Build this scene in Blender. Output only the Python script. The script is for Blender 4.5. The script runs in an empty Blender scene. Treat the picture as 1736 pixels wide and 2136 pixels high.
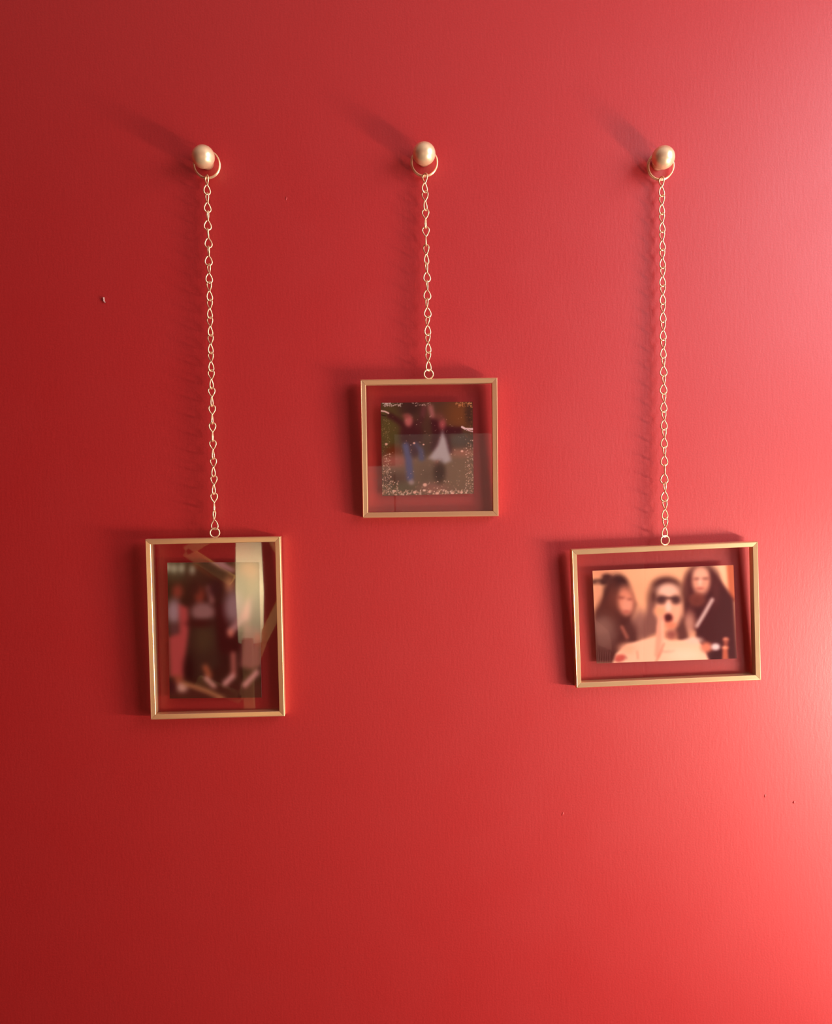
import bpy, bmesh, math, random
import numpy as np
from mathutils import Vector, Matrix, Euler

random.seed(7)
rng = np.random.default_rng(11)
sc = bpy.context.scene
COL = sc.collection
R = math.radians

# ------------------------------------------------------------------ camera (1736 x 2136)
FPX, DIST, ZC = 1700.0, 0.85, 1.45
PITCH, ROLL = R(1.15), R(0.83)
F_ = np.array([0, math.cos(PITCH), -math.sin(PITCH)])
R0 = np.array([1.0, 0, 0]); U0 = np.array([0, math.sin(PITCH), math.cos(PITCH)])
RT = math.cos(ROLL) * R0 - math.sin(ROLL) * U0
UP = math.cos(ROLL) * U0 + math.sin(ROLL) * R0
CAM = np.array([0, -DIST * math.cos(PITCH), ZC + DIST * math.sin(PITCH)])

def ray(px, py):
    return F_ + RT * (px - 868) / FPX + UP * (1068 - py) / FPX

def at(px, py, h=0.0):
    """the point h metres in front of the red wall that the photograph shows at px, py"""
    d = ray(px, py)
    t = (-h - CAM[1]) / d[1]
    return Vector(CAM + t * d)

cd = bpy.data.cameras.new('camera'); cam = bpy.data.objects.new('camera', cd); COL.objects.link(cam)
cd.sensor_fit = 'VERTICAL'; cd.sensor_height = 36.0; cd.lens = FPX / 2136 * 36.0
cd.clip_start = 0.01; cd.clip_end = 50
m = Matrix.Identity(4)
for i in range(3):
    m[i][0], m[i][1], m[i][2], m[i][3] = RT[i], UP[i], -F_[i], CAM[i]
cam.matrix_world = m
sc.camera = cam

# ------------------------------------------------------------------ helpers
def lin(c):
    return tuple((x / 12.92 if x <= 0.04045 else ((x + 0.055) / 1.055) ** 2.4) for x in [v / 255 for v in c])

def mesh_obj(name, bm, mat=None, parent=None, smooth=False, autosmooth=None):
    me = bpy.data.meshes.new(name)
    bmesh.ops.recalc_face_normals(bm, faces=bm.faces)
    bm.to_mesh(me); bm.free()
    if smooth:
        me.polygons.foreach_set('use_smooth', [True] * len(me.polygons))
    if mat: me.materials.append(mat)
    o = bpy.data.objects.new(name, me); COL.objects.link(o)
    if parent: o.parent = parent
    return o

def empty(name, loc):
    o = bpy.data.objects.new(name, None); COL.objects.link(o)
    o.location = loc; o.empty_display_size = 0.02
    return o

def tag(o, label=None, cat=None, group=None, kind=None):
    if label: o['label'] = label
    if cat: o['category'] = cat
    if group: o['group'] = group
    if kind: o['kind'] = kind
    return o

def add_box(bm, lo, hi, bevel=0.0):
    lo, hi = Vector(lo), Vector(hi)
    r = bmesh.ops.create_cube(bm, size=1.0)
    bmesh.ops.scale(bm, vec=hi - lo, verts=r['verts'])
    bmesh.ops.translate(bm, vec=(lo + hi) / 2, verts=r['verts'])
    if bevel:
        es = {e for v in r['verts'] for e in v.link_edges}
        bmesh.ops.bevel(bm, geom=list(es), offset=bevel, segments=2, affect='EDGES')

def add_tube(bm, pts, rad, n=10, closed=False, flat=1.0):
    pts = [Vector(p) for p in pts]
    N = len(pts)
    tang = []
    for i in range(N):
        a = pts[(i - 1) % N] if (closed or i > 0) else pts[i]
        b = pts[(i + 1) % N] if (closed or i < N - 1) else pts[i]
        tang.append((b - a).normalized())
    up = Vector((0, 1, 0)) if abs(tang[0].y) < 0.9 else Vector((1, 0, 0))
    u = (up - tang[0] * up.dot(tang[0])).normalized()
    rings = []
    for i in range(N):
        if i: u = (u - tang[i] * u.dot(tang[i])).normalized()
        w = tang[i].cross(u)
        rr = rad(i / (N - 1)) if callable(rad) else rad
        rings.append([bm.verts.new(pts[i] + (u * math.cos(2 * math.pi * k / n) + w * math.sin(2 * math.pi * k / n) * flat) * rr) for k in range(n)])
    for i in range(N if closed else N - 1):
        a, b = rings[i], rings[(i + 1) % N]
        for k in range(n):
            bm.faces.new((a[k], a[(k + 1) % n], b[(k + 1) % n], b[k]))
    if not closed:
        bm.faces.new(rings[0]); bm.faces.new(list(reversed(rings[-1])))

def add_lathe(bm, prof, n=48):
    """prof: (radius, height) from start to end, about the local z axis"""
    rings = []
    for r_, z_ in prof:
        if r_ < 1e-7: rings.append([bm.verts.new((0, 0, z_))])
        else: rings.append([bm.verts.new((r_ * math.cos(2 * math.pi * k / n), r_ * math.sin(2 * math.pi * k / n), z_)) for k in range(n)])
    for a, b in zip(rings, rings[1:]):
        for k in range(n):
            k2 = (k + 1) % n
            if len(a) == 1 and len(b) == 1: continue
            if len(a) == 1: bm.faces.new((a[0], b[k], b[k2]))
            elif len(b) == 1: bm.faces.new((a[k], a[k2], b[0]))
            else: bm.faces.new((a[k], a[k2], b[k2], b[k]))

# ------------------------------------------------------------------ materials
def new_mat(name):
    mt = bpy.data.materials.new(name); mt.use_nodes = True
    nt = mt.node_tree; nt.nodes.clear()
    out = nt.nodes.new('ShaderNodeOutputMaterial')
    return mt, nt, out

def principled(name, color, rough=0.5, metal=0.0, spec=0.5, noise=None, bump=None):
    mt, nt, out = new_mat(name)
    b = nt.nodes.new('ShaderNodeBsdfPrincipled')
    b.inputs['Base Color'].default_value = (*color, 1)
    b.inputs['Roughness'].default_value = rough
    b.inputs['Metallic'].default_value = metal
    b.inputs['Specular IOR Level'].default_value = spec
    tc = nt.nodes.new('ShaderNodeTexCoord')
    if noise:
        nz = nt.nodes.new('ShaderNodeTexNoise'); nz.inputs['Scale'].default_value = noise[0]; nz.inputs['Detail'].default_value = 3
        nt.links.new(tc.outputs['Object'], nz.inputs['Vector'])
        mr = nt.nodes.new('ShaderNodeMapRange')
        mr.inputs['From Min'].default_value = 0.25; mr.inputs['From Max'].default_value = 0.75
        mr.inputs['To Min'].default_value = rough - noise[1]; mr.inputs['To Max'].default_value = rough + noise[1]
        nt.links.new(nz.outputs['Fac'], mr.inputs['Value']); nt.links.new(mr.outputs['Result'], b.inputs['Roughness'])
    if bump:
        nz = nt.nodes.new('ShaderNodeTexNoise'); nz.inputs['Scale'].default_value = bump[0]; nz.inputs['Detail'].default_value = 2
        nt.links.new(tc.outputs['Object'], nz.inputs['Vector'])
        bp = nt.nodes.new('ShaderNodeBump'); bp.inputs['Strength'].default_value = bump[1]; bp.inputs['Distance'].default_value = bump[2]
        nt.links.new(nz.outputs['Fac'], bp.inputs['Height']); nt.links.new(bp.outputs['Normal'], b.inputs['Normal'])
    nt.links.new(b.outputs[0], out.inputs[0])
    return mt

def wall_paint():
    mt, nt, out = new_mat('red_satin_paint')
    L = nt.links.new
    b = nt.nodes.new('ShaderNodeBsdfPrincipled')
    tc = nt.nodes.new('ShaderNodeTexCoord')
    fine = nt.nodes.new('ShaderNodeTexNoise'); fine.inputs['Scale'].default_value = 560; fine.inputs['Detail'].default_value = 2
    L(tc.outputs['Object'], fine.inputs['Vector'])
    mp = nt.nodes.new('ShaderNodeMapping'); mp.inputs['Scale'].default_value = (330, 330, 75)
    L(tc.outputs['Object'], mp.inputs['Vector'])
    streak = nt.nodes.new('ShaderNodeTexNoise'); streak.inputs['Scale'].default_value = 1; streak.inputs['Detail'].default_value = 2
    L(mp.outputs[0], streak.inputs['Vector'])
    big = nt.nodes.new('ShaderNodeTexNoise'); big.inputs['Scale'].default_value = 14; big.inputs['Detail'].default_value = 4
    L(tc.outputs['Object'], big.inputs['Vector'])
    ramp = nt.nodes.new('ShaderNodeValToRGB')
    e = ramp.color_ramp.elements
    e[0].position = 0.32; e[0].color = (*WALL_DARK, 1); e[1].position = 0.68; e[1].color = (*WALL_LIGHT, 1)
    L(fine.outputs['Fac'], ramp.inputs['Fac'])
    L(ramp.outputs['Color'], b.inputs['Base Color'])
    mr = nt.nodes.new('ShaderNodeMapRange'); mr.inputs['From Min'].default_value = 0.3; mr.inputs['From Max'].default_value = 0.7
    mr.inputs['To Min'].default_value = WALL_ROUGH - 0.02; mr.inputs['To Max'].default_value = WALL_ROUGH + 0.02
    L(big.outputs['Fac'], mr.inputs['Value']); L(mr.outputs[0], b.inputs['Roughness'])
    b.inputs['Specular IOR Level'].default_value = WALL_SPEC
    b1 = nt.nodes.new('ShaderNodeBump'); b1.inputs['Strength'].default_value = 0.35; b1.inputs['Distance'].default_value = 0.0002
    L(fine.outputs['Fac'], b1.inputs['Height'])
    b2 = nt.nodes.new('ShaderNodeBump'); b2.inputs['Strength'].default_value = 0.35; b2.inputs['Distance'].default_value = 0.00025
    L(streak.outputs['Fac'], b2.inputs['Height']); L(b1.outputs[0], b2.inputs['Normal'])
    L(b2.outputs[0], b.inputs['Normal'])
    L(b.outputs[0], out.inputs[0])
    return mt

def glass_mat():
    mt, nt, out = new_mat('clear_glass')
    L = nt.links.new
    lw = nt.nodes.new('ShaderNodeLayerWeight'); lw.inputs['Blend'].default_value = 0.5
    p = nt.nodes.new('ShaderNodeMath'); p.operation = 'POWER'; p.inputs[1].default_value = 5
    L(lw.outputs['Facing'], p.inputs[0])
    ma = nt.nodes.new('ShaderNodeMath'); ma.operation = 'MULTIPLY_ADD'; ma.inputs[1].default_value = 0.957; ma.inputs[2].default_value = 0.043
    L(p.outputs[0], ma.inputs[0])
    tr = nt.nodes.new('ShaderNodeBsdfTransparent'); tr.inputs['Color'].default_value = (0.985, 0.99, 0.987, 1)
    gl = nt.nodes.new('ShaderNodeBsdfGlossy'); gl.inputs['Roughness'].default_value = 0.02
    mx = nt.nodes.new('ShaderNodeMixShader')
    L(ma.outputs[0], mx.inputs[0]); L(tr.outputs[0], mx.inputs[1]); L(gl.outputs[0], mx.inputs[2]); L(mx.outputs[0], out.inputs[0])
    return mt

def emit(name, color, s):
    mt, nt, out = new_mat(name)
    e = nt.nodes.new('ShaderNodeEmission'); e.inputs[0].default_value = (*color, 1); e.inputs[1].default_value = s
    nt.links.new(e.outputs[0], out.inputs[0])
    return mt

WALL_DARK, WALL_LIGHT = (0.405, 0.0108, 0.0112), (0.455, 0.0143, 0.0146)
WALL_ROUGH, WALL_SPEC = 0.49, 0.80
M_WALL = wall_paint()
M_BRASS = principled('brushed_brass', (0.88, 0.60, 0.32), 0.30, 0.76, noise=(60, 0.012))
M_BALL = principled('satin_brass', (0.90, 0.68, 0.40), 0.34, 0.50, noise=(90, 0.015))
_b = [n for n in M_BALL.node_tree.nodes if n.type == 'BSDF_PRINCIPLED'][0]
_b.inputs['Coat Weight'].default_value = 0.6; _b.inputs['Coat Roughness'].default_value = 0.2
M_WIRE = principled('brass_wire', (0.92, 0.68, 0.42), 0.30, 0.7)
M_GLASS = glass_mat()
M_PAPER = principled('photo_back_paper', (0.75, 0.73, 0.70), 0.7)
M_WHITE = principled('white_ceiling_paint', (0.60, 0.56, 0.52), 0.8, bump=(90, 0.1, 0.001))
M_CREAM = principled('cream_panel_paint', (0.85, 0.74, 0.62), 0.55, bump=(60, 0.08, 0.001))
M_WOODFLOOR = principled('oak_floor', (0.12, 0.065, 0.04), 0.5, noise=(6, 0.1))
M_WOOD = principled('pale_wood', (0.80, 0.50, 0.20), 0.5, noise=(40, 0.1))
M_FRAME = principled('white_window_paint', (0.8, 0.8, 0.78), 0.4)
M_CHIP = principled('chipped_plaster', (0.80, 0.50, 0.46), 0.8, bump=(2500, 0.2, 0.0002))
M_SHADE = emit('glowing_paper_shade', (1.0, 0.78, 0.42), 5.0)
nt = M_SHADE.node_tree
tc = nt.nodes.new('ShaderNodeTexCoord'); mp = nt.nodes.new('ShaderNodeMapping')
mp.inputs['Location'].default_value = (0, 0, -1.17 / 0.17); mp.inputs['Scale'].default_value = (4, 4, 1 / 0.17)
gr = nt.nodes.new('ShaderNodeTexGradient'); gr.gradient_type = 'SPHERICAL'
nt.links.new(tc.outputs['Object'], mp.inputs['Vector']); nt.links.new(mp.outputs[0], gr.inputs['Vector'])
mu = nt.nodes.new('ShaderNodeMath'); mu.operation = 'MULTIPLY_ADD'; mu.inputs[1].default_value = 8.5; mu.inputs[2].default_value = 0.35
nt.links.new(gr.outputs['Fac'], mu.inputs[0])
nt.links.new(mu.outputs[0], [n for n in nt.nodes if n.type == 'EMISSION'][0].inputs['Strength'])

# ------------------------------------------------------------------ the room
XL, XR, YB, ZT = -3.40, 0.87, -2.30, 2.55
def structure(name, boxes, mat):
    bm = bmesh.new()
    for lo, hi in boxes: add_box(bm, lo, hi)
    o = mesh_obj(name, bm, mat); o['kind'] = 'structure'
    return o
wall_back = structure('wall_back', [((XL - .1, 0, -.1), (XR + .1, .1, ZT + .1))], M_WALL)
structure('wall_left', [((XL - .1, YB, 0), (XL, 0, ZT))], M_WALL)
structure('wall_front', [((XL - .1, YB - .1, 0), (XR + .1, YB, ZT))], M_WALL)
structure('floor', [((XL - .1, YB - .1, -.1), (XR + .1, 0, 0))], M_WOODFLOOR)
structure('ceiling', [((XL - .1, YB - .1, ZT), (XR + .1, 0, ZT + .1))], M_WHITE)
# the window in the right wall, whose daylight rakes across the red wall
WY0, WY1, WZ0, WZ1 = -1.10, -0.12, 0.45, 2.40
structure('wall_right', [((XR, YB, 0), (XR + .1, 0, WZ0)), ((XR, YB, WZ1), (XR + .1, 0, ZT)),
                         ((XR, WY1, WZ0), (XR + .1, 0, WZ1)), ((XR, YB, WZ0), (XR + .1, WY0, WZ1))], M_WALL)
bm = bmesh.new()
t = 0.045
for lo, hi in [((XR + .02, WY0, WZ0), (XR + .07, WY1, WZ0 + t)), ((XR + .02, WY0, WZ1 - t), (XR + .07, WY1, WZ1)),
               ((XR + .02, WY0, WZ0 + t), (XR + .07, WY0 + t, WZ1 - t)), ((XR + .02, WY1 - t, WZ0 + t), (XR + .07, WY1, WZ1 - t)),
               ((XR + .025, WY0 + t, 1.31), (XR + .065, WY1 - t, 1.35))]:
    add_box(bm, lo, hi, 0.004)
win = mesh_obj('window_1', bm, M_FRAME); win['kind'] = 'structure'
bm = bmesh.new(); add_box(bm, (XR + .043, WY0 + t, WZ0 + t), (XR + .047, WY1 - t, WZ1 - t))
mesh_obj('window_glass', bm, M_GLASS, win)
# pale panelling low on the wall behind the camera (seen in the middle pane)
tr = structure('trim_1', [((-0.12, YB, 0), (XR - .02, YB + .03, 1.534))], M_CREAM)
tr2 = structure('trim_2', [((-0.36, YB, 0), (-0.12, YB + .02, 1.415)), ((-0.36, YB, 1.385), (-0.12, YB + .035, 1.415))], M_CREAM)

# blemishes of the painted wall
def nub(px, py, rx, rz, d):
    bm = bmesh.new()
    bmesh.ops.create_icosphere(bm, subdivisions=2, radius=1)
    bmesh.ops.scale(bm, vec=(rx, d, rz), verts=bm.verts)
    for v in bm.verts: v.co.x += 0.3 * rx * math.sin(v.co.z / rz * 1.7)
    o = mesh_obj('paint_nub', bm, M_WALL, wall_back, smooth=True)
    o.location = at(px, py, 0.0)
    return o
nub(1596.5, 1660, 0.0009, 0.0019, 0.0004)
nub(1656.5, 1673.5, 0.0012, 0.0015, 0.0007)
nub(1174, 1698, 0.0010, 0.0020, 0.0003)
nub(597, 414, 0.0010, 0.0020, 0.0003)
# the small curled flake of chipped paint
bm = bmesh.new()
pts = [(216.5, 620.5), (216.8, 625), (217.3, 629), (219.3, 630.8), (221.2, 631)]
rows = []
for i, (x, y) in enumerate(pts):
    c = at(x, y, 0.0)
    wd = 0.0014 - 0.00012 * i
    nx = Vector((1, 0, 0)) if i < 3 else Vector((0.45, 0, 0.9)).normalized()
    rows.append([bm.verts.new(c + nx * s * wd + Vector((0, -hgt, 0))) for s, hgt in ((-.6, .0002), (-.25, .0017), (.35, .0011), (.7, .0002))])
for a, b in zip(rows, rows[1:]):
    for k in range(3): bm.faces.new((a[k], a[k + 1], b[k + 1], b[k]))
r_ = bmesh.ops.solidify(bm, geom=bm.faces[:], thickness=0.0003)
flake = mesh_obj('paint_flake', bm, M_CHIP, wall_back, smooth=True)
flake['label'] = 'pale curled flake of chipped paint'

# ------------------------------------------------------------------ prints: soft colour blobs laid over a fine grid
class Paint:
    def __init__(s, TL, TR_, BR, BL, nu, nv, bg):
        s.TL, s.TR, s.BR, s.BL = [np.array(p, float) for p in (TL, TR_, BR, BL)]
        s.nu, s.nv = nu, nv
        u, v = np.meshgrid(np.linspace(0, 1, nu), np.linspace(0, 1, nv))
        s.X = (1 - u) * (1 - v) * s.TL[0] + u * (1 - v) * s.TR[0] + u * v * s.BR[0] + (1 - u) * v * s.BL[0]
        s.Y = (1 - u) * (1 - v) * s.TL[1] + u * (1 - v) * s.TR[1] + u * v * s.BR[1] + (1 - u) * v * s.BL[1]
        s.C = np.zeros((nv, nu, 3)); s.C[:] = bg
    def over(s, a, col):
        a = np.clip(a, 0, 1)[..., None]
        s.C = s.C * (1 - a) + np.array(col, float) * a
    @staticmethod
    def step(d, soft):
        t = np.clip(0.5 - d / (2 * soft), 0, 1)
        return t * t * (3 - 2 * t)
    def ell(s, cx, cy, rx, ry, col, soft=0.35, al=1.0, ang=0):
        dx, dy = s.X - cx, s.Y - cy
        c, n = math.cos(R(ang)), math.sin(R(ang))
        q = np.sqrt(((dx * c + dy * n) / rx) ** 2 + ((-dx * n + dy * c) / ry) ** 2)
        s.over(s.step(q - 1, soft) * al, col)
    def line(s, pts, w, col, soft=8, al=1.0):
        d = np.full(s.X.shape, 1e9)
        for (x0, y0), (x1, y1) in zip(pts, pts[1:]):
            ex, ey = x1 - x0, y1 - y0
            t = np.clip(((s.X - x0) * ex + (s.Y - y0) * ey) / (ex * ex + ey * ey + 1e-9), 0, 1)
            d = np.minimum(d, np.hypot(s.X - x0 - t * ex, s.Y - y0 - t * ey))
        s.over(s.step(d - w / 2, soft) * al, col)
    def poly(s, pts, col, soft=14, al=1.0):
        d = np.full(s.X.shape, 1e9); ins = np.zeros(s.X.shape, bool)
        for (x0, y0), (x1, y1) in zip(pts, pts[1:] + pts[:1]):
            ex, ey = x1 - x0, y1 - y0
            t = np.clip(((s.X - x0) * ex + (s.Y - y0) * ey) / (ex * ex + ey * ey + 1e-9), 0, 1)
            d = np.minimum(d, np.hypot(s.X - x0 - t * ex, s.Y - y0 - t * ey))
            cr = ((y0 > s.Y) != (y1 > s.Y)) & (s.X < (x1 - x0) * (s.Y - y0) / (y1 - y0 + 1e-9) + x0)
            ins ^= cr
        s.over(s.step(np.where(ins, -d, d), soft) * al, col)
    def blur(s, k):
        n = int(3 * k) | 1
        ker = np.exp(-0.5 * ((np.arange(n) - n // 2) / k) ** 2); ker /= ker.sum()
        for ax in (0, 1):
            pad = [(0, 0)] * 3; pad[ax] = (n // 2, n // 2)
            P = np.pad(s.C, pad, mode='edge')
            s.C = sum(ker[i] * np.take(P, range(i, i + s.C.shape[ax]), axis=ax) for i in range(n))
    def specks(s, x0, y0, x1, y1, n, cols, r=(3, 9)):
        for _ in range(int(n * 1.5)):
            x, y = rng.uniform(x0, x1), rng.uniform(y0, y1)
            s.ell(x, y, rng.uniform(*r), rng.uniform(r[0], r[1]) * .7, cols[rng.integers(len(cols))], .5, rng.uniform(.6, 1.0), rng.uniform(0, 180))

def paint_party():
    p = Paint((288, 418), (1398, 372), (1424, 1108), (320, 1147), 330, 220, (238, 170, 130))
    p.ell(820, 420, 260, 90, (242, 178, 138), 1.0)
    p.ell(370, 420, 90, 60, (225, 150, 115), 1.0)
    p.ell(1290, 430, 60, 130, (246, 190, 152), .8)
    p.poly([(1338, 360), (1410, 360), (1418, 660), (1362, 640)], (192, 98, 66), 5)
    p.line([(1345, 372), (1362, 600)], 6, (232, 160, 120), 5)
    # person on the left
    p.ell(345, 505, 70, 24, (62, 32, 32), .5)
    p.ell(480, 640, 118, 185, (62, 26, 26), .3)
    p.ell(490, 520, 70, 66, (58, 26, 27), .4)
    p.poly([(345, 640), (600, 600), (632, 680), (600, 800), (640, 900), (600, 1010), (500, 1150), (300, 1150), (300, 760)], (78, 34, 32), 30)
    p.ell(330, 600, 34, 90, (226, 155, 122), .6)
    p.ell(420, 740, 80, 120, (88, 40, 34), .6)
    p.ell(548, 650, 68, 108, (218, 135, 108), .5, ang=-8); p.ell(450, 600, 40, 90, (112, 56, 46), .9, .7); p.ell(400, 470, 40, 30, (70, 34, 34), .6)
    p.ell(560, 690, 40, 60, (226, 150, 125), .6)
    p.ell(510, 628, 30, 12, (130, 62, 55), .8, .7); p.ell(580, 640, 20, 11, (130, 62, 55), .8, .6)
    p.ell(555, 738, 30, 12, (170, 80, 72), .8, .7)
    p.ell(385, 900, 95, 130, (112, 72, 66), .6)
    p.ell(365, 860, 60, 60, (128, 86, 78), .8)
    p.ell(660, 850, 66, 120, (150, 98, 88), .6)
    p.ell(590, 950, 60, 120, (84, 40, 38), .7)
    p.line([(520, 860), (560, 940)], 22, (170, 95, 80), 18)
    # person on the right
    p.ell(1150, 570, 150, 215, (64, 22, 26), .25)
    p.poly([(1010, 640), (1150, 440), (1260, 450), (1345, 560), (1400, 640), (1432, 1120), (1110, 1120), (1100, 900), (1000, 800)], (66, 20, 25), 22)
    p.ell(1143, 495, 72, 108, (222, 150, 124), .4); p.ell(1110, 640, 46, 40, (160, 88, 70), .8)
    p.ell(1030, 560, 24, 90, (112, 56, 50), .9, .6); p.ell(1262, 560, 30, 110, (92, 40, 40), .9, .6)
    p.ell(1140, 440, 52, 46, (228, 168, 142), .7)
    p.ell(1110, 480, 26, 11, (120, 62, 58), .8, .7); p.ell(1178, 478, 26, 11, (120, 62, 58), .8, .7)
    p.ell(1135, 556, 30, 10, (160, 70, 66), .8, .7); p.ell(1135, 505, 14, 30, (238, 190, 170), .8, .7)
    p.ell(1110, 650, 60, 45, (104, 44, 38), .8)
    p.line([(1230, 645), (1165, 760), (1110, 850)], 30, (205, 170, 165), 15)
    p.ell(1050, 830, 46, 90, (180, 120, 105), .8)
    # person in the middle
    p.ell(870, 640, 142, 165, (84, 42, 38), .35)
    p.ell(868, 525, 92, 50, (70, 32, 32), .6)
    p.poly([(745, 640), (810, 760), (830, 900), (700, 950), (650, 930), (690, 800)], (132, 82, 74), 30)
    p.poly([(960, 700), (1010, 800), (1050, 960), (1010, 1030), (960, 960), (930, 860)], (96, 50, 46), 22)
    p.ell(890, 700, 108, 178, (236, 168, 138), .25)
    p.ell(880, 570, 80, 46, (232, 184, 164), .7)
    p.ell(828, 645, 44, 34, (62, 28, 32), .7, .9); p.ell(945, 645, 38, 34, (62, 28, 32), .7, .9)
    p.line([(830, 630), (950, 632)], 14, (70, 34, 36), 10)
    p.ell(885, 700, 20, 40, (238, 196, 180), .8); p.ell(815, 735, 40, 34, (240, 160, 120), .8)
    p.ell(885, 790, 36, 36, (150, 66, 60), .6); p.ell(885, 786, 25, 28, (70, 18, 22), .7)
    p.ell(905, 846, 44, 26, (220, 128, 98), .7)
    p.ell(910, 920, 46, 40, (150, 80, 72), .8)
    p.poly([(440, 1160), (470, 1070), (560, 992), (700, 955), (800, 930), (900, 965), (1000, 960), (1090, 945), (1150, 1000), (1206, 1125), (1206, 1160)], (245, 188, 158), 9)
    p.ell(1090, 965, 60, 26, (225, 185, 168), .8)
    p.ell(560, 1030, 60, 40, (240, 172, 140), .9); p.ell(1010, 1080, 130, 50, (248, 200, 174), .9)
    p.line([(800, 1080), (810, 960), (815, 850), (830, 800)], 46, (232, 158, 132), 14)
    p.line([(845, 960), (838, 880), (838, 815)], 20, (240, 178, 152), 9)
    p.line([(640, 1050), (646, 1112)], 5, (170, 92, 74), 5)
    p.line([(790, 1130), (825, 1060), (850, 990)], 8, (190, 110, 90), 8)
    # inked marks on the skin
    p.ell(505, 1106, 44, 27, (186, 66, 62), .35, .85, -20); p.ell(488, 1092, 20, 15, (206, 96, 84), .5, .8)
    for k in range(5):
        a0 = 40 * k
        p.line([(500 + 50 * math.cos(R(a0 + j * 12)), 1096 + 34 * math.sin(R(a0 + j * 12))) for j in range(3)], 2.5, (90, 48, 48), 3, .8)
    p.line([(545, 1090), (565, 1104), (552, 1115)], 3, (80, 44, 46), 3, .8)
    p.line([(834, 1050), (850, 1046), (868, 1054), (890, 1047), (912, 1052), (934, 1044)], 3, (170, 105, 92), 3, .9)
    p.line([(838, 1062), (870, 1060), (905, 1062)], 2.5, (180, 115, 100), 3, .8)
    # right lower corner: chair finial, cup
    p.ell(1185, 1020, 44, 40, (214, 122, 96), .6)
    p.ell(1258, 1016, 34, 28, (222, 196, 196), .5)
    p.poly([(1205, 1060), (1310, 1040), (1310, 1130), (1215, 1130)], (60, 18, 24), 12)
    p.poly([(1313, 1030), (1352, 1030), (1360, 1140), (1308, 1140)], (178, 88, 66), 4)
    p.ell(1338, 958, 27, 19, (172, 92, 74), .25); p.ell(1336, 950, 14, 6, (222, 146, 120), .8)
    p.ell(1338, 990, 22, 13, (150, 70, 56), .25); p.ell(1334, 1022, 28, 16, (206, 118, 92), .25)
    p.ell(1328, 1018, 13, 6, (240, 172, 140), .8)
    p.blur(3.0)
    for k in range(16):
        x = 312 + 7 * k
        p.line([(x - 4, 800 + 6 * k), (x + 14, 900 + 5 * k), (x + 22, 1000 + 3 * k)], 2.5, (176, 130, 118), 2.5, .35)
    for k in range(6):
        p.line([(335 + 18 * k, 1060), (330 + 19 * k, 1150)], 3, (170, 140, 135), 3, .35)
    p.line([(448, 455), (470, 435), (492, 440)], 2, (205, 150, 125), 2, .6)
    return p

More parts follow.
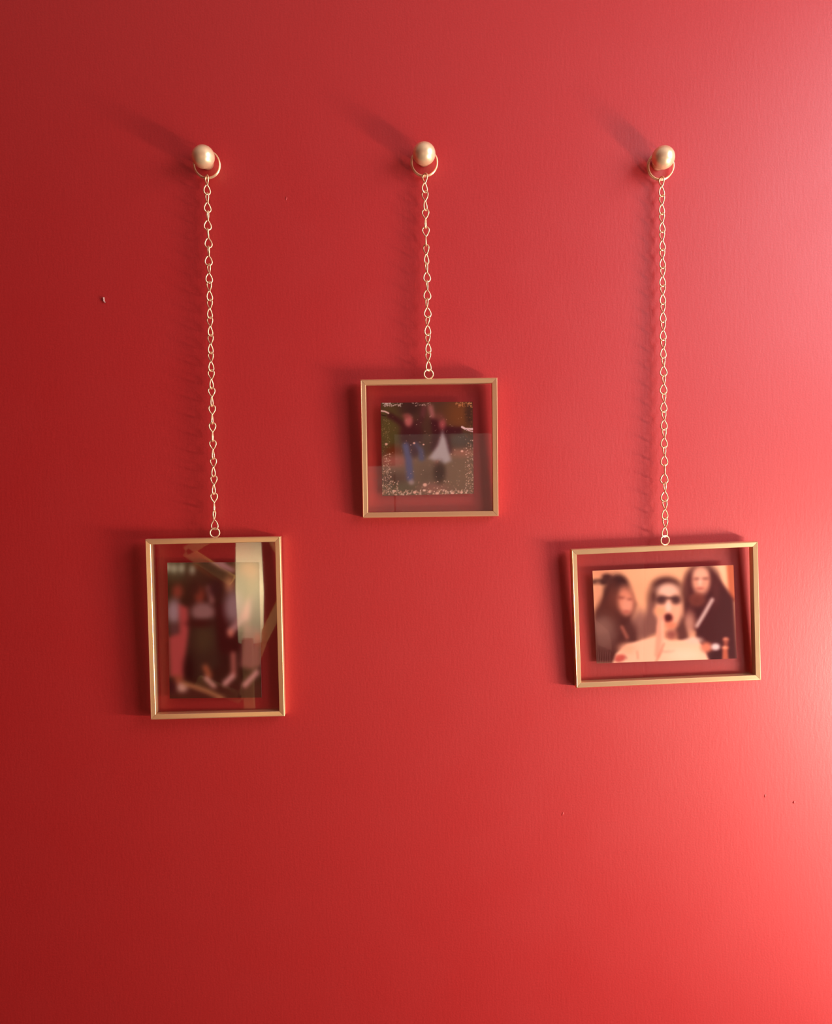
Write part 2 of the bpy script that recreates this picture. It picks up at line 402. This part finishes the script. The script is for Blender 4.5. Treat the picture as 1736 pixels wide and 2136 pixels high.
def paint_leaves():
    p = Paint((330, 512), (1308, 500), (1320, 1478), (345, 1503), 300, 300, (70, 48, 36))
    p.ell(420, 800, 130, 280, (82, 74, 36), .8); p.ell(800, 560, 120, 110, (86, 58, 42), .9)
    p.ell(1170, 640, 170, 200, (112, 66, 34), .9); p.ell(660, 560, 110, 80, (50, 34, 30), .9)
    p.ell(1270, 620, 40, 130, (62, 42, 30), .8)
    p.ell(480, 1030, 90, 60, (104, 44, 20), .9)
    p.poly([(320, 1100), (560, 1070), (800, 1080), (1330, 1000), (1330, 1520), (320, 1520)], (112, 86, 68), 50)
    p.ell(1190, 1040, 140, 50, (150, 96, 78), .9); p.ell(470, 1130, 140, 60, (156, 88, 76), .9)
    p.ell(1180, 900, 130, 80, (76, 66, 58), .8)
    p.ell(480, 1330, 140, 70, (84, 56, 46), .9); p.ell(830, 1290, 110, 100, (98, 76, 60), .9)
    p.ell(560, 1420, 200, 60, (90, 78, 58), .9); p.ell(1160, 1280, 150, 160, (116, 90, 70), .9)
    p.ell(890, 1420, 140, 50, (150, 92, 82), .9, .7)
    # left person
    p.ell(655, 850, 118, 150, (60, 24, 28), .35)
    p.line([(425, 645), (500, 690), (590, 760)], 60, (58, 26, 26), 24)
    p.line([(720, 760), (765, 680), (785, 570)], 56, (70, 36, 36), 26)
    p.ell(625, 700, 44, 62, (182, 96, 92), .5); p.ell(600, 650, 36, 24, (140, 72, 66), .8)
    p.line([(595, 970), (625, 1100), (640, 1310)], 74, (82, 82, 116), 26)
    p.line([(700, 960), (755, 1020), (765, 1100)], 62, (76, 76, 104), 26)
    p.ell(685, 1020, 38, 60, (62, 36, 48), .8)
    p.ell(655, 1358, 30, 26, (158, 134, 132), .7)
    # right person
    p.line([(860, 560), (885, 660)], 52, (160, 96, 92), 26)
    p.line([(790, 560), (780, 640)], 32, (120, 66, 66), 26, .7)
    p.poly([(860, 680), (950, 670), (1040, 760), (1195, 770), (1195, 835), (1060, 850), (1085, 1040), (1000, 1060), (850, 1010), (880, 860)], (58, 20, 26), 26)
    p.poly([(985, 810), (1025, 900), (1080, 1125), (1000, 1165), (840, 1100), (935, 960)], (172, 158, 158), 26)
    p.ell(985, 735, 36, 56, (160, 76, 78), .7); p.ell(950, 660, 44, 40, (110, 62, 52), .9)
    p.ell(930, 1150, 22, 26, (170, 110, 96), .8)
    p.ell(955, 1250, 62, 110, (54, 34, 26), .6)
    p.blur(4.0)
    # crisp margin: hands, fallen leaves and sparkles of light
    p.line([(335, 598), (375, 603), (412, 622)], 16, (226, 186, 176), 6)
    p.line([(335, 640), (380, 650)], 10, (40, 24, 20), 6)
    p.line([(1195, 768), (1230, 788), (1318, 790)], 22, (228, 192, 192), 6); p.line([(1240, 800), (1315, 818)], 12, (222, 180, 180), 6)
    cl = [(206, 168, 150), (228, 190, 170), (168, 120, 98), (190, 150, 118)]
    p.specks(345, 515, 560, 550, 46, [(220, 196, 186), (190, 160, 150)], (3, 11))
    p.specks(640, 508, 860, 545, 20, [(190, 150, 140)], (3, 9))
    p.specks(1120, 505, 1305, 560, 34, [(196, 120, 70), (220, 150, 100)], (3, 9))
    p.specks(340, 690, 430, 1050, 70, [(140, 120, 70), (164, 140, 100), (120, 96, 60)], (2, 6))
    p.specks(345, 1050, 440, 1490, 110, cl, (3, 8))
    p.specks(1230, 900, 1318, 1470, 90, cl, (3, 8))
    p.specks(350, 1440, 1315, 1500, 150, cl, (3, 13))
    p.specks(380, 1340, 520, 1450, 30, cl, (3, 11)); p.specks(700, 1340, 1300, 1450, 36, cl, (3, 9))
    p.specks(450, 620, 1250, 1340, 70, cl, (2, 6))
    for x, y, r in ((388, 950, 15), (685, 940, 13), (785, 955, 10), (800, 1385, 22), (1195, 1025, 14), (1190, 1465, 16), (1095, 1475, 15), (480, 1450, 14), (850, 1460, 16), (930, 1478, 20), (690, 1465, 18)):
        p.ell(x, y, r, r * .8, (222, 168, 148), .5)
    p.specks(1225, 560, 1305, 880, 24, [(40, 26, 20), (150, 96, 60)], (3, 7))
    return p

def paint_group():
    p = Paint((328, 445), (1235, 440), (1262, 1780), (352, 1790), 200, 300, (62, 44, 24))
    p.ell(430, 520, 150, 90, (86, 84, 58), .9); p.ell(640, 560, 130, 100, (74, 56, 36), .9)
    for x, y in ((395, 500), (470, 500), (575, 515), (330, 490)):
        p.ell(x, y, 26, 44, (186, 190, 160), .8)  # pale spots of a reflection in the glass, painted into the print
    p.ell(1120, 690, 130, 120, (150, 132, 74), .8); p.ell(1130, 520, 130, 110, (200, 150, 98), .9)  # hazy yellow glow mirrored in the glass, painted in here and just below
    p.ell(1060, 720, 60, 110, (124, 116, 70), .8)
    p.line([(600, 460), (760, 570), (920, 640)], 40, (118, 74, 42), 14)  # reflected wooden beam, dark band and pale wedge, painted into the print
    p.line([(690, 450), (820, 540), (960, 590)], 70, (46, 14, 14), 18)
    p.poly([(745, 438), (890, 440), (1010, 520), (960, 545), (870, 510)], (200, 154, 152), 8)
    p.poly([(330, 1640), (1270, 1640), (1270, 1800), (330, 1800)], (80, 40, 30), 50)
    p.ell(840, 1120, 420, 560, (48, 14, 14), .5, .8)
    # four people in a row
    p.ell(430, 730, 52, 70, (134, 62, 46), .6)
    p.ell(395, 930, 70, 120, (158, 134, 140), .6); p.ell(400, 1110, 50, 60, (100, 62, 62), .9)
    p.poly([(440, 850), (530, 890), (545, 1150), (500, 1590), (355, 1570), (340, 1180), (450, 1140)], (178, 76, 74), 26)
    p.ell(645, 760, 50, 80, (134, 58, 42), .6); p.ell(600, 700, 50, 60, (60, 30, 22), .9)
    p.ell(680, 930, 120, 92, (142, 104, 102), .45)
    p.poly([(560, 1010), (790, 1000), (850, 1450), (720, 1560), (510, 1610), (520, 1300)], (56, 36, 26), 30)
    p.ell(690, 1200, 90, 130, (70, 54, 34), .8); p.ell(650, 1045, 120, 34, (62, 18, 16), .8)
    p.ell(540, 1500, 50, 130, (36, 8, 8), .9)
    p.line([(735, 690), (770, 820)], 50, (150, 100, 96), 24)
    p.ell(800, 700, 60, 70, (52, 22, 24), .9)
    p.poly([(810, 870), (900, 840), (930, 1150), (1060, 1130), (1060, 1300), (900, 1340), (840, 1300)], (54, 8, 10), 26)
    p.ell(945, 660, 50, 80, (160, 108, 78), .7); p.ell(990, 880, 100, 160, (146, 118, 122), .6)
    p.line([(1080, 960), (1020, 1060), (955, 1120)], 70, (172, 126, 126), 28)
    p.ell(955, 1140, 30, 40, (206, 124, 104), .7)
    p.poly([(1080, 1060), (1250, 1060), (1262, 1470), (1150, 1500), (1050, 1470)], (140, 86, 80), 30)
    p.ell(1130, 920, 56, 130, (206, 146, 140), .7, ang=12)
    p.ell(1205, 940, 50, 160, (82, 46, 50), .8)
    p.ell(1225, 1190, 28, 60, (176, 84, 70), .8)
    # legs and pale shoes
    p.line([(705, 1480), (740, 1560)], 60, (160, 88, 58), 26); p.line([(710, 1590), (790, 1665)], 46, (206, 152, 142), 22)
    p.line([(980, 1350), (985, 1560)], 50, (172, 100, 90), 26); p.line([(970, 1570), (900, 1640)], 56, (210, 152, 146), 24)
    p.line([(1215, 1530), (1095, 1655)], 54, (210, 150, 146), 24)
    p.ell(440, 1610, 46, 50, (160, 84, 60), .8); p.ell(475, 1680, 52, 46, (212, 166, 150), .7)
    p.ell(370, 1670, 40, 60, (62, 22, 26), .8)
    p.line([(500, 1640), (700, 1710), (880, 1790)], 44, (170, 116, 78), 12)  # tan streak: a beam's reflection in the glass, painted into the print
    p.blur(5.0)
    return p

def print_mat(name, rough=0.3):
    mt, nt, out = new_mat(name)
    b = nt.nodes.new('ShaderNodeBsdfPrincipled'); b.inputs['Roughness'].default_value = rough; b.inputs['Specular IOR Level'].default_value = 0.2
    a = nt.nodes.new('ShaderNodeVertexColor'); a.layer_name = 'ink'
    nt.links.new(a.outputs['Color'], b.inputs['Base Color']); nt.links.new(b.outputs[0], out.inputs[0])
    return mt
M_PRINT = print_mat('printed_photo_paper', 0.35)

def to_lin(c):
    c = np.clip(c / 255, 0, 1)
    return np.where(c <= 0.04045, c / 12.92, ((c + 0.055) / 1.055) ** 2.4)

def make_print(paint, corners, thick, gain, parent, rot, name='photo_print'):
    """corners: four points in the frame's own axes (x across, z up), y = depth of the face"""
    nu, nv = paint.nu, paint.nv
    u, v = np.meshgrid(np.linspace(0, 1, nu), np.linspace(0, 1, nv))
    u, v = u.ravel()[:, None], v.ravel()[:, None]
    TL, TR_, BR, BL = [np.array(c) for c in corners]
    co = (1 - u) * (1 - v) * TL + u * (1 - v) * TR_ + u * v * BR + (1 - u) * v * BL
    n = nu * nv
    i = np.arange(n).reshape(nv, nu)
    front = np.stack([i[1:, :-1], i[1:, 1:], i[:-1, 1:], i[:-1, :-1]], -1).reshape(-1, 4)
    rim = np.concatenate([i[0, :-1], i[:-1, -1], i[-1, :0:-1], i[:0:-1, 0]])
    back = co[rim] + np.array([0, thick, 0])
    verts = np.concatenate([co, back])
    k = len(rim)
    faces = front.tolist()
    for a in range(k):
        b = (a + 1) % k
        faces.append([int(rim[a]), int(rim[b]), n + b, n + a])
    faces.append([n + a for a in range(k)])
    me = bpy.data.meshes.new(name)
    me.from_pydata(verts.tolist(), [], faces); me.update()
    ca = me.color_attributes.new('ink', 'FLOAT_COLOR', 'POINT')
    c = to_lin(paint.C.reshape(-1, 3)) * np.array(gain)
    c = np.concatenate([np.clip(c, 0, .95), np.tile([[.7, .68, .65]], (k, 1))])
    ca.data.foreach_set('color', np.concatenate([c, np.ones((len(c), 1))], 1).ravel().astype(np.float32))
    me.materials.append(M_PRINT)
    o = bpy.data.objects.new(name, me); COL.objects.link(o); o.parent = parent
    return o

# ------------------------------------------------------------------ hanging frames
WR = 0.00072                                    # chain wire radius
def link_mesh(hl, wmax):
    """one figure-eight chain link, its two loops at right angles; its wire ends meet at the waist"""
    pts = []
    n = 22
    def loop(th):                               # th 0..2pi from the waist round the loop
        return math.sin(th) * math.sin(th / 2) ** 1.1 * wmax / 0.78, (1 - math.cos(th)) / 2 * hl
    g = 0.32
    for k in range(n + 1):                      # upper loop, in the y direction
        th = g + (2 * math.pi - g) * k / n
        w, z = loop(th)
        pts.append(Vector((0.0006 * (1 - z / hl), -w, z)))
    for k in range(1, n + 1):                   # lower loop, in the x direction
        th = (2 * math.pi - g) * k / n
        w, z = loop(th)
        pts.append(Vector((w + 0.0006 * (1 - z / hl) * (1 if th < math.pi else -1), 0, -z)))
    bm = bmesh.new(); add_tube(bm, pts, WR, 10)
    me = bpy.data.meshes.new('link'); bm.to_mesh(me); bm.free()
    me.polygons.foreach_set('use_smooth', [True] * len(me.polygons))
    me.materials.append(M_WIRE)
    return me

LIP, FACE, DROP, DEEP = 0.0004, 0.0054, 0.00045, 0.010
def rail_bm(L, W_):
    """the top rail of a frame L wide: mitred, W_ from the centre out to the outer edge"""
    prof = [(0, DEEP), (0, 0.0008), (0.0007, 0.0), (LIP + 0.0006, 0.0), (LIP + 0.0008, 0.0001), (FACE - 0.0003, DROP), (FACE, DROP + 0.0003), (FACE, DEEP)]
    bm = bmesh.new()
    ends = []
    gap = 0.00012
    for sgn in (-1, 1):
        ends.append([bm.verts.new((sgn * (L / 2 - t_ - gap), d, W_ - t_)) for t_, d in prof])
    k = len(prof)
    for a in range(k):
        b = (a + 1) % k
        bm.faces.new((ends[0][a], ends[0][b], ends[1][b], ends[1][a]))
    bm.faces.new(ends[0]); bm.faces.new(list(reversed(ends[1])))
    return bm

def seen(a, phis):
    """turn angles as seen from the camera into turns about the chain's own axis"""
    return [p + a for p in phis]

def make_frame(cx, cz, w, h, lean, swivel, roll, print_px, paint, gain, ring_px, eye_px, phis, label):
    ring_c = at(*ring_px, 0.0062)
    root = empty('picture_frame', ring_c)
    tag(root, label, 'picture frame', 'picture frames hung on chains')
    rot = Matrix.Rotation(swivel, 3, 'Z') @ Matrix.Rotation(lean, 3, 'X') @ Matrix.Rotation(roll, 3, 'Y')
    O = Vector((cx, -0.0135, cz))
    eul = rot.to_euler()
    def place(o):
        o.location = O - ring_c; o.rotation_euler = eul
        return o
    # rails
    for ang, L, W_ in ((0, w, h / 2), (90, h, w / 2), (180, w, h / 2), (270, h, w / 2)):
        bm = rail_bm(L, W_)
        bmesh.ops.rotate(bm, cent=(0, 0, 0), matrix=Matrix.Rotation(R(ang), 3, 'Y'), verts=bm.verts)
        place(mesh_obj('rail', bm, M_BRASS, root))
    # two panes with the print between
    iw, ih = w / 2 - 0.0050, h / 2 - 0.0050
    for d0, d1 in ((0.0058, 0.0070), (0.0076, 0.0088)):
        bm = bmesh.new(); add_box(bm, (-iw, d0, -ih), (iw, d1, ih))
        place(mesh_obj('glass_pane', bm, M_GLASS, root))
    cs = []
    nrm = rot @ Vector((0, 1, 0)); PO = O + rot @ Vector((0, 0.0071, 0))
    for px, py in print_px:
        d = Vector(ray(px, py)); c = Vector(CAM)
        X = c + d * ((PO - c).dot(nrm) / d.dot(nrm))
        cs.append(rot.transposed() @ (X - O))
    pr = place(make_print(paint, cs, 0.0003, gain, root, rot))
    # eyelet soldered to the top rail
    top = O + rot @ Vector((0, DEEP / 2, h / 2))
    ex = at(*eye_px, -top.y)
    er = 0.0047
    ez = top.z + er + 0.0003
    eyc = Vector((ex.x, top.y, ez))
    bm = bmesh.new()
    add_tube(bm, [(er * math.cos(a), 0, er * math.sin(a)) for a in np.linspace(0, 2 * math.pi, 36, endpoint=False)], 0.0008, 10, True)
    o = mesh_obj('eyelet', bm, M_WIRE, root, smooth=True); o.location = eyc - ring_c; o.rotation_euler = (0, 0, R(12))
    # split ring round the knob's neck
    rr = 0.0133
    tilt = R(8)
    bm = bmesh.new()
    pts = []
    for k in range(110):
        a = R(-250) + R(620) * k / 109
        s = rr + 0.0005 * math.sin(a * .5)
        pts.append((s * math.cos(a), (k / 109 - .5) * 0.0026, s * math.sin(a)))
    add_tube(bm, pts, 0.00075, 8)
    o = mesh_obj('hanging_ring', bm, M_WIRE, root, smooth=True)
    o.rotation_euler = (tilt, 0, 0)
    bot = ring_c + Vector((0, -rr * math.sin(tilt), -rr * math.cos(tilt)))
    # chain
    chain = empty('chain', (0, 0, 0)); chain.parent = root
    N = len(phis)
    A = bot + Vector((0, 0, WR + 0.0006)); B = eyc + Vector((0, 0, er - WR - 0.0006))
    total = (A - B).length
    pitch = (total - 2 * WR) / N if N else 0       # N half-lapped links between ring and eyelet
    hl = (total + (N - 1) * 2 * WR) / N / 2
    me = link_mesh(hl, 0.0035)
    step = 2 * hl - 2 * WR
    dirv = (B - A).normalized()
    for k, ph in enumerate(phis):
        c = A + dirv * (hl + k * step)
        l = bpy.data.objects.new('link', me); COL.objects.link(l); l.parent = chain
        l.location = c - ring_c
        q = Vector((0, 0, -1)).rotation_difference(dirv)
        l.rotation_euler = (q.to_matrix() @ Matrix.Rotation(R(ph), 3, 'Z') @ Matrix.Rotation(R(random.uniform(-3, 3)), 3, 'Y')).to_euler()
    return root

BALL_H, RING_H, RING_R, RING_TILT = 0.0185, 0.0062, 0.0133, R(8)
def make_knob(px, py, ring_px, label):
    c = at(px, py, BALL_H)
    rc = at(*ring_px, RING_H)
    neck = min(0.0058, max(0.0026, rc.z + RING_R * math.cos(RING_TILT) - 0.0009 - c.z))
    root = empty('hanging_knob', (c.x, 0, c.z))
    tag(root, label, 'knob', 'brass knobs the frames hang from')
    rad = 0.0115
    bm = bmesh.new()
    add_lathe(bm, [(0, 0), (0.0060, 0), (0.0062, 0.0006), (0.0060, 0.0018), (neck + 0.0004, 0.0030), (neck, 0.0042), (neck, 0.0066), (neck + 0.001, 0.0085), (0, 0.0085)], 40)
    o = mesh_obj('stem', bm, M_BALL, root, smooth=True); o.rotation_euler = (R(90), 0, 0)
    bm = bmesh.new()
    prof = []
    for k in range(31):
        th = math.pi * (1 - k / 30)
        prof.append((max(0, rad * math.sin(th)) if 0 < k < 30 else 0, BALL_H + rad * math.cos(th)))
    add_lathe(bm, prof, 64)
    o = mesh_obj('ball', bm, M_BALL, root, smooth=True); o.rotation_euler = (R(90), 0, 0)
    return root

KN = [(424, 327), (885, 320.5), (1384, 328.5)]
make_knob(*KN[0], (431.5, 343), 'round satin brass knob on the red wall holding the upright frame')
make_knob(*KN[1], (885.5, 339), 'round satin brass knob on the red wall holding the small square frame')
make_knob(*KN[2], (1378.8, 346.5), 'round satin brass knob on the red wall holding the sideways frame')

G_MID, G_LEFT, G_RIGHT = (1.0, 0.95, 0.95), (1.05, 0.93, 0.93), (1.0, 0.92, 0.90)
make_frame(-0.20851, 1.33338, 0.13788, 0.18677, R(1.0), R(1.59), R(-0.24),
           [(349.1, 1173.8), (540.2, 1172.7), (545.9, 1455), (354.2, 1457)], paint_group(), G_LEFT,
           (431.5, 343), (448, 1107),
           seen(13.8, [27, 25, 14, 6, 10, 24, 40, 48, 52, 50, 45, 62, 72, 80, 82, 74, 62, 66, 84, 158]),
           'upright brass frame on the longest chain, photo of four people standing in a row')
make_frame(0.01488, 1.51545, 0.13997, 0.14168, R(2.1), R(-0.54), R(0.04),
           [(794.6, 840.3), (986.2, 837.9), (988.5, 1029.5), (797.6, 1034.4)], paint_leaves(), G_MID,
           (885.5, 339), (894.2, 777.5),
           [45, 62, 78, 86, 52, 16, 10, 200, 214, 222, 226],
           'small square brass frame on the shortest chain, photo of two people among autumn leaves')
make_frame(0.25646, 1.34023, 0.19111, 0.14409, R(2.03), R(-0.27), R(-1.75),
           [(1236.3, 1190.8), (1530.4, 1178.6), (1537.3, 1373.6), (1244.8, 1383.9)], paint_party(), G_RIGHT,
           (1378.8, 346.5), (1387.3, 1124),
           seen(-16.6, [45, 46, 44, 43, 42, 40, 42, 38, 36, 40, 24, 24, 30, 34, 30, 22, 4, 20, 38, 44]),
           'wide brass frame hung sideways, photo of three people close up, one in sunglasses')

# ------------------------------------------------------------------ wooden lantern lamp behind the camera, mirrored in the upright frame's glass
lamp = empty('lantern_lamp', (-0.385, -1.42, 0))
tag(lamp, 'glowing wooden floor lantern mirrored in the glass of the upright frame', 'lamp')
bm = bmesh.new()
add_lathe(bm, [(0.0, 1.02), (0.034, 1.02), (0.038, 1.16), (0.034, 1.31), (0.0, 1.31)], 32)
o = mesh_obj('lamp_shade', bm, M_SHADE, lamp, smooth=False)
def beam(a, b, w=0.028):
    bm = bmesh.new()
    a, b = Vector(a), Vector(b)
    d = (b - a); L = d.length
    add_box(bm, (-w / 2, -w / 2, 0), (w / 2, w / 2, L), 0.002)
    q = Vector((0, 0, 1)).rotation_difference(d.normalized())
    bmesh.ops.rotate(bm, cent=(0, 0, 0), matrix=q.to_matrix(), verts=bm.verts)
    bmesh.ops.translate(bm, vec=a, verts=bm.verts)
    return mesh_obj('beam', bm, M_WOOD, lamp)
beam((0.045, 0.0, 1.345), (0.125, 0.0, 1.20)); beam((0.125, 0.0, 1.20), (0.03, 0.0, 1.02))
beam((-0.17, 0.0, 1.275), (-0.045, 0.0, 1.19)); beam((-0.15, 0.0, 0.915), (-0.03, 0.0, 0.86))
beam((-0.045, 0.0, 1.345), (0.05, 0.0, 1.345)); beam((-0.17, 0.0, 1.275), (-0.045, 0.0, 1.345))
beam((0.0, 0.06, 0.0), (0.0, 0.06, 1.04)); beam((0.03, 0.0, 1.02), (-0.03, 0.0, 0.86))
bm = bmesh.new(); add_lathe(bm, [(0, 0), (0.15, 0), (0.15, 0.02), (0.03, 0.03), (0, 0.03)], 40)
mesh_obj('base', bm, M_WOOD, lamp)

# ------------------------------------------------------------------ light
def area(name, loc, rot, sx, sy, power, color):
    l = bpy.data.lights.new(name, 'AREA'); l.shape = 'RECTANGLE'; l.size = sx; l.size_y = sy
    l.energy = power; l.color = color
    o = bpy.data.objects.new(name, l); COL.objects.link(o); o.location = loc; o.rotation_euler = rot
    return o
# daylight through the tall window in the right wall: open sky above, a bright sunlit patch low down, ground light below
area('window_sunlit_patch', (XR + .06, -0.40, 1.165), (0, R(90), 0), 0.065, 0.30, 17.0, (1.0, 0.87, 0.74))
area('window_sky_light', (XR + .06, -0.66, 1.98), (0, R(90), 0), 0.70, 0.80, 18.0, (1.0, 0.90, 0.97))
area('window_ground_light', (XR + .06, -0.66, 0.85), (0, R(90), 0), 0.70, 0.80, 10.5, (1.0, 0.84, 0.76))

w = bpy.data.worlds.new('sky'); sc.world = w; w.use_nodes = True
w.node_tree.nodes['Background'].inputs[0].default_value = (0.8, 0.9, 1.0, 1)
w.node_tree.nodes['Background'].inputs[1].default_value = 0.3

sc.view_settings.view_transform = 'Standard'; sc.view_settings.look = 'None'
sc.view_settings.gamma = 1.0; sc.view_settings.use_curve_mapping = False
sc.view_settings.exposure = -0.05
try:
    sc.cycles.use_denoising = True
    sc.cycles.sample_clamp_indirect = 6.0
    sc.cycles.transparent_max_bounces = 40
except Exception:
    pass
